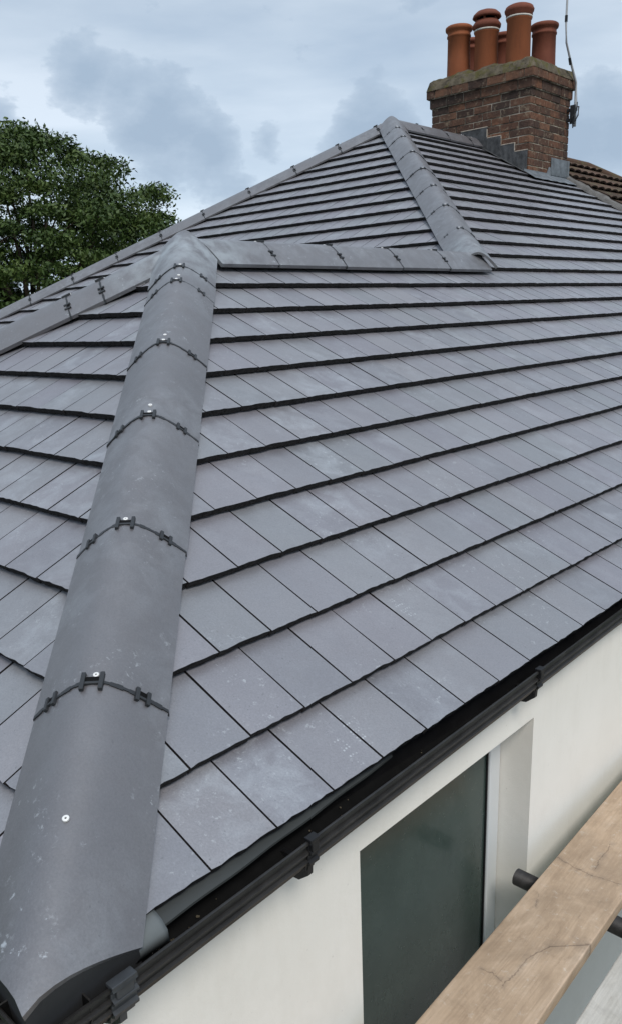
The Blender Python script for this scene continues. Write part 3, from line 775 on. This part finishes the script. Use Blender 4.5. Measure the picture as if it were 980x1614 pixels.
for xa, xb, zt_ in stp: pt.bbox((xa, CY0 - .009, zt_ - .001), (xb, CY0 + .004, zt_ + .008), .002)
for xa, xb, zt_ in stp[1:]: pt.bbox((xa - .006, CY0 - .0085, zt_ + .013), (xa + .003, CY0 + .004, zt_ + .092), .002)
pt.build('pointing', simple('pale_pointing', (.42, .36, .30), .9, .2, .35, 30), ch_o)
lo = ld.build('lead_flashing', M_lead, ch_o); sm = lo.modifiers.new('s', 'SOLIDIFY'); sm.thickness = .004
ld = MB()
es_ = Vector((cp, 0, -sp)); en_ = Vector((sp, 0, cp)); base = Vector((CX1 + .004, 0, -(CX1 + .004) * tp))
rows = []
for k in range(25):
    y = CY0 - .10 + (CY1 - CY0 + .12) * k / 24; wv = .004 * math.sin(k * 1.3) + .003 * math.sin(k * 3.1)
    rows.append([base + Vector((0, y, .10 if k > 12 else .035)), base + Vector((.004, y, .012)), base + Vector((0, y, 0)) + es_ * .05 + en_ * (.012), base + Vector((0, y, 0)) + es_ * (.16 + wv * 2) + en_ * (.009 + wv)])
ld.add([p for r_ in rows for p in r_], [(i * 4 + j_, i * 4 + j_ + 1, (i + 1) * 4 + j_ + 1, (i + 1) * 4 + j_) for i in range(24) for j_ in range(3)])
ld.bbox((CX1 + .004, CY0 + .50, base.z + .02), (CX1 + .012, CY1 - .01, base.z + .20), .002)
ld.bbox((CX1 + .004, CY1 - .01, base.z - .02), (CX1 + .016, CY1 + .03, base.z + .20), .002)
lo = ld.build('lead_apron', simple('bright_lead', (.13, .145, .16), .6, .4, .5, 12), ch_o, True); 

# ------------------------------------------------------------------ tv aerial mast
ae = MB()
ax = CX1 + .075
pts = [(ax, 9.22, 2.78), (ax, 9.22, 3.05), (ax, 9.20, 3.22), (ax, 9.05, 3.40), (ax, 8.93, 3.56), (ax, 8.90, 3.75), (ax, 8.905, 4.1), (ax, 8.92, 4.7)]
ae.tube(pts, [.016, .016, .014, .012, .011, .011, .011, .010], 10)
aer = empty('tv_aerial', (ax, 9.22, 2.75)); tag(aer, 'thin bent grey aerial mast strapped to the right side of the brick chimney', 'aerial')
def wchild(o, par): o.parent = par; o.location = Vector((0, 0, 0)) - par.location; return o
M_pole = simple('grey_pole', (.40, .40, .41), .45, .5)
wchild(ae.build('mast', M_pole, None, True), aer)
b = MB()
b.bbox((CX1 - .0, 9.16, 2.93), (ax + .03, 9.20, 2.96), .003); b.bbox((CX1, 9.16, 2.83), (ax + .03, 9.20, 2.86), .003); b.bbox((ax - .03, 9.15, 2.80), (ax + .03, 9.165, 2.99), .003)
b.tube([(ax - .03, 9.25, 2.99), (ax + .05, 9.20, 2.97), (ax + .06, 9.17, 2.88), (ax + .02, 9.16, 2.80), (ax - .03, 9.2, 2.84)], .008, 6)
b.tube([(ax + .03, 9.2, 3.02), (ax + .05, 9.16, 2.93), (ax + .01, 9.13, 2.86), (ax, 9.18, 2.76)], .006, 6)
wchild(b.build('bracket', M_clip), aer)
for zz, y in ((3.40, 9.05), (3.78, 8.90), (4.05, 8.904)):
    b = MB(); b.tube([(ax, y, zz - .03), (ax, y - (.03 if zz < 3.5 else 0), zz + .03)], .016, 8)
    wchild(b.build('tape_band', M_black), aer)

# ------------------------------------------------------------------ neighbour
nbr = tag(empty('neighbouring_house', (A.x, 11, GZ)), 'adjoining house with weathered brown concrete tiles behind the brick chimney', 'house')
YN = 11.15
def clN(k, uc, s0): return [(1, 0, YP + .03), (-1, -cp, -(YN + KA * cp)), (0, -1, -(KA + .02))]
g2 = .28
cs = []
k = 0
while k * g2 < KA: cs.append((k, k * g2, (k + 1) * g2, YP, YN + KA * cp, .06)); k += 1
o = tile_field('brown_roof_slope', Vector((.02, 0, .045)), Y, Vector((-cp, 0, sp)), cs, clN, None, [M_nb, M_brownedge], w=.19, tilt=.024, thick=.018, seg=6, jit=1.5, camber=.02, g=g2)
o.name = 'roof_slope'; wchild(o, nbr)
m_ = MB()
Ah = Vector((A.x, YN, KA * sp)); far = YN + KA * cp
m_.add([(0, YP + .02, 0), (0, far, 0), (Ah.x, YN, Ah.z), (Ah.x, YP + .02, Ah.z)], [(0, 1, 2, 3)])
m_.add([(XL_M, YP + .02, 0), (XL_M, far, 0), (Ah.x, YN, Ah.z), (Ah.x, YP + .02, Ah.z)], [(0, 1, 2, 3)])
m_.add([(0, far, 0), (XL_M, far, 0), (Ah.x, YN, Ah.z)], [(0, 1, 2)])
o = m_.build('roof', M_nb); wchild(o, nbr)
m_ = MB(); m_.tube([(Ah.x, YP + .05, Ah.z + .02), (Ah.x, YN, Ah.z + .02), (Ah.x + 4.5, YN + 4.5, .04)], .06, 12)
o = m_.build('ridge_cap', M_nb, None, True); wchild(o, nbr)
m_ = MB(); m_.box((XL_M + .1, YP + .001, GZ), (-.08, far - .1, -.03)); o = m_.build('wall', M_render); wchild(o, nbr)
# mortar verge between the two roofs
vm = MB(); rows = []
for k in range(60):
    s = .05 + (KA - .1) * k / 59; wv = .006 * math.sin(k * 1.7) + .004 * math.sin(k * 4.1)
    c0 = Vector((-s * cp, YP, s * sp)); rows.append([c0 + Vector((0, -.03 + wv, 0)) + en_ * -.01, c0 + Vector((0, -.02 + wv, 0)) + en_ * .03, c0 + Vector((0, .04, 0)) + en_ * (.05 + wv), c0 + Vector((0, .09 + wv, 0)) + en_ * .01])
vm.add([p for r_ in rows for p in r_], [(i * 4 + j_, i * 4 + j_ + 1, (i + 1) * 4 + j_ + 1, (i + 1) * 4 + j_) for i in range(59) for j_ in range(3)])
vm.build('mortar_fillet', simple('verge_mortar', (.16, .155, .15), .9, .2, .3, 14, .8, .006), HB, True)

# ------------------------------------------------------------------ scaffold
def board(x, y, ang, L_, wd, mt, label, drop=0):
    b = MB(); b.bbox((-wd / 2, -L_ / 2, -.038), (wd / 2, L_ / 2, 0), .0035)
    # slightly worn long edges
    for v in b.v:
        if v.z > -.01: v.z += .0012 * mnoise.noise(Vector((v.x * 9, v.y * 3, 0)))
    o = b.build('scaffold_board', mt); o.location = (x, y, -.65 - drop); o.rotation_euler = (0, 0, ang)
    return tag(o, label, 'scaffold board', 'boards laid on the scaffold')
board(.127, 1.25, .036, 3.9, .211, M_wood, 'tan timber scaffold board with splits and stains, lying nearest to the white wall')
board(.400, 1.45, .030, 3.9, .215, M_wood2, 'pale dusty scaffold board at the bottom right corner, farther from the wall', .001)
board(.655, 1.15, .03, 3.9, .222, M_wood2, 'pale scaffold board third from the wall, under the photographer', .001)
board(.890, 1.15, .03, 3.9, .222, M_wood2, 'pale scaffold board outermost on the platform, under the photographer', .001)
def stube(p0, p1, label):
    b = MB(); p0, p1 = Vector(p0), Vector(p1); c = p0
    b.tube([Vector((0, 0, 0)), p1 - p0], .0242, 20, caps=False)
    d = (p1 - p0).normalized()
    b.tube([Vector((0, 0, 0)) + d * .001, (p1 - p0) - d * .001], .0205, 20, caps=False)
    n = 20; base = len(b.v)
    for off in (0, n):       # annular end faces
        pass
    for e0, e1 in ((0, 2 * n), (n, 3 * n)):
        for k in range(n): b.f.append((e0 + k, e0 + (k + 1) % n, e1 + (k + 1) % n, e1 + k)); b.mi.append(0)
    o = b.build('scaffold_tube', M_tube, None, False)
    for p in o.data.polygons[:40]: p.use_smooth = True
    o.location = c; return tag(o, label, 'scaffold tube', 'tubes of the scaffold')
TZ = -.650 - .038 - .0255
for i, (y, lab) in enumerate(((-.05, 'dark steel scaffold tube crossing under the boards nearest the roof corner'), (1.478, 'dark steel scaffold tube poking out from under the tan board towards the window'), (2.95, 'dark steel scaffold tube crossing under the boards beyond the window'))):
    stube((-.072 if i == 1 else -.03, y, TZ), (1.25, y - .02, TZ), lab)
stube((1.12, -.9, TZ - .05), (1.12, 3.6, TZ - .05), 'dark steel scaffold ledger tube running along the outer edge of the platform')
stube((1.17, -.35, GZ), (1.17, -.35, .6), 'upright dark steel scaffold tube nearest the roof corner')
stube((1.17, 2.85, GZ), (1.17, 2.85, .6), 'upright dark steel scaffold tube beyond the window')

# ------------------------------------------------------------------ ground
g_ = MB(); g_.add([(-600, -600, GZ), (600, -600, GZ), (600, 600, GZ), (-600, 600, GZ)], [(0, 1, 2, 3)])
o = g_.build('ground', ground_mat()); tag(o, kind='structure')
g_ = MB(); g_.add([(WX, -1.5, GZ + .004), (1.6, -1.5, GZ + .004), (1.6, 9, GZ + .004), (WX, 9, GZ + .004)], [(0, 1, 2, 3)])
o = g_.build('path', simple('concrete_path', (.30, .29, .27), .9, .2, .2, 5)); tag(o, kind='structure')

# ------------------------------------------------------------------ tree
def leaf_mat(name, c0, c1, c2):
    m, t, b = mat(name, .55, .3)
    g = N(t, 'ShaderNodeNewGeometry')
    hv = mth(t, 'ADD', mth(t, 'MULTIPLY', g.outputs['Random Per Island'], .45), mth(t, 'MULTIPLY', ramp(t, noise(t, 1.3, 4, .6), [(.35, 0), (.65, 1)]).outputs[0], .55))
    r = ramp(t, hv, [(0, c0), (.55, c1), (1, c2)])
    L(t, r.outputs[0], b.inputs['Base Color'])
    return m
M_leaf = leaf_mat('leaves', (.022, .044, .010), (.052, .086, .018), (.105, .148, .036))
M_bark = simple('bark', (.07, .055, .04), .9, .1, .3, 9, .8, .02)
def tree(base, cz, rx, rz, nclump, per, seed, label, leaf=.11, lower=-.9):
    rnd = random.Random(seed)
    root = tag(empty('tree', base), label, 'tree')
    tb_ = MB(); B = Vector(base)
    ctr = Vector((0, 0, cz - base[2]))
    tb_.tube([(0, 0, 0), (.05, .02, 1.2), (-.03, .06, 2.4), (.02, 0, ctr.z - rz * .3)], [.30, .24, .20, .15], 10)
    clumps = []
    for i in range(nclump):
        while True:
            v = Vector((rnd.uniform(-1, 1), rnd.uniform(-1, 1), rnd.uniform(lower, 1)))
            if .30 < v.length < 1 and rnd.random() < (1 if v.z < 0 else .75): break
        v = v.normalized() * (v.length ** .45)
        lump = 1 + .10 * mnoise.noise(v * 2.4 + Vector((seed, 0, 0))) + .09 * mnoise.noise(v * 6 + Vector((0, seed, 0)))
        clumps.append(ctr + Vector((v.x * rx, v.y * rx, v.z * rz)) * lump)
    # limbs
    nl = 26
    for i in range(nl):
        tgt = clumps[(i * 37) % nclump]
        s0 = Vector((0, 0, ctr.z - rz * rnd.uniform(.35, .75)))
        mid = s0.lerp(tgt, .5) + Vector((rnd.uniform(-.3, .3), rnd.uniform(-.3, .3), rnd.uniform(-.1, .4)))
        tb_.tube([s0, mid, tgt], [.09, .05, .015], 6)
        for j_ in range(4):
            t2 = min(clumps, key=lambda c: (c - mid).length + rnd.uniform(0, 1.2)); tb_.tube([mid, mid.lerp(t2, .5) + Vector((0, 0, .12)), t2], [.035, .02, .008], 5)
    tb_.build('trunk', M_bark, root, True)
    V = []; F = []
    for c in clumps:
        cr = rnd.uniform(.22, .46) * rx / 3
        fl_ = rnd.uniform(.28, .5)
        for k in range(per):
            d = Vector([max(-1.7, min(1.7, rnd.gauss(0, 1))) for _ in range(3)]); d.z *= fl_; d *= cr * .62
            p = c + d
            nrm = Vector((rnd.gauss(0, .7), rnd.gauss(0, .7), rnd.uniform(.1, 1.2))).normalized()
            a = nrm.cross(Vector((rnd.gauss(0, 1), rnd.gauss(0, 1), rnd.gauss(0, 1)))).normalized(); b_ = nrm.cross(a)
            l = leaf * rnd.uniform(.6, 1.25); wd = l * .42
            i0 = len(V)
            V.extend([p - a * l * .5, p + b_ * wd * .5 - nrm * l * .06, p + a * l * .5 - nrm * l * .14, p - b_ * wd * .5 - nrm * l * .06]); F.append((i0, i0 + 1, i0 + 2, i0 + 3))
    mesh('crown', V, F, M_leaf, root)
    return root
tree((-17.9, 10.2, GZ), 1.8, 3.8, 3.1, 700, 360, 11, 'dense dark green broadleaf tree rising behind the left hip of the roof', .115)
tree((-9.5, 31.5, GZ), 1.6, 3.2, 2.3, 140, 90, 9, 'far green tree just showing beyond the brown neighbouring roof at the right edge', .16)
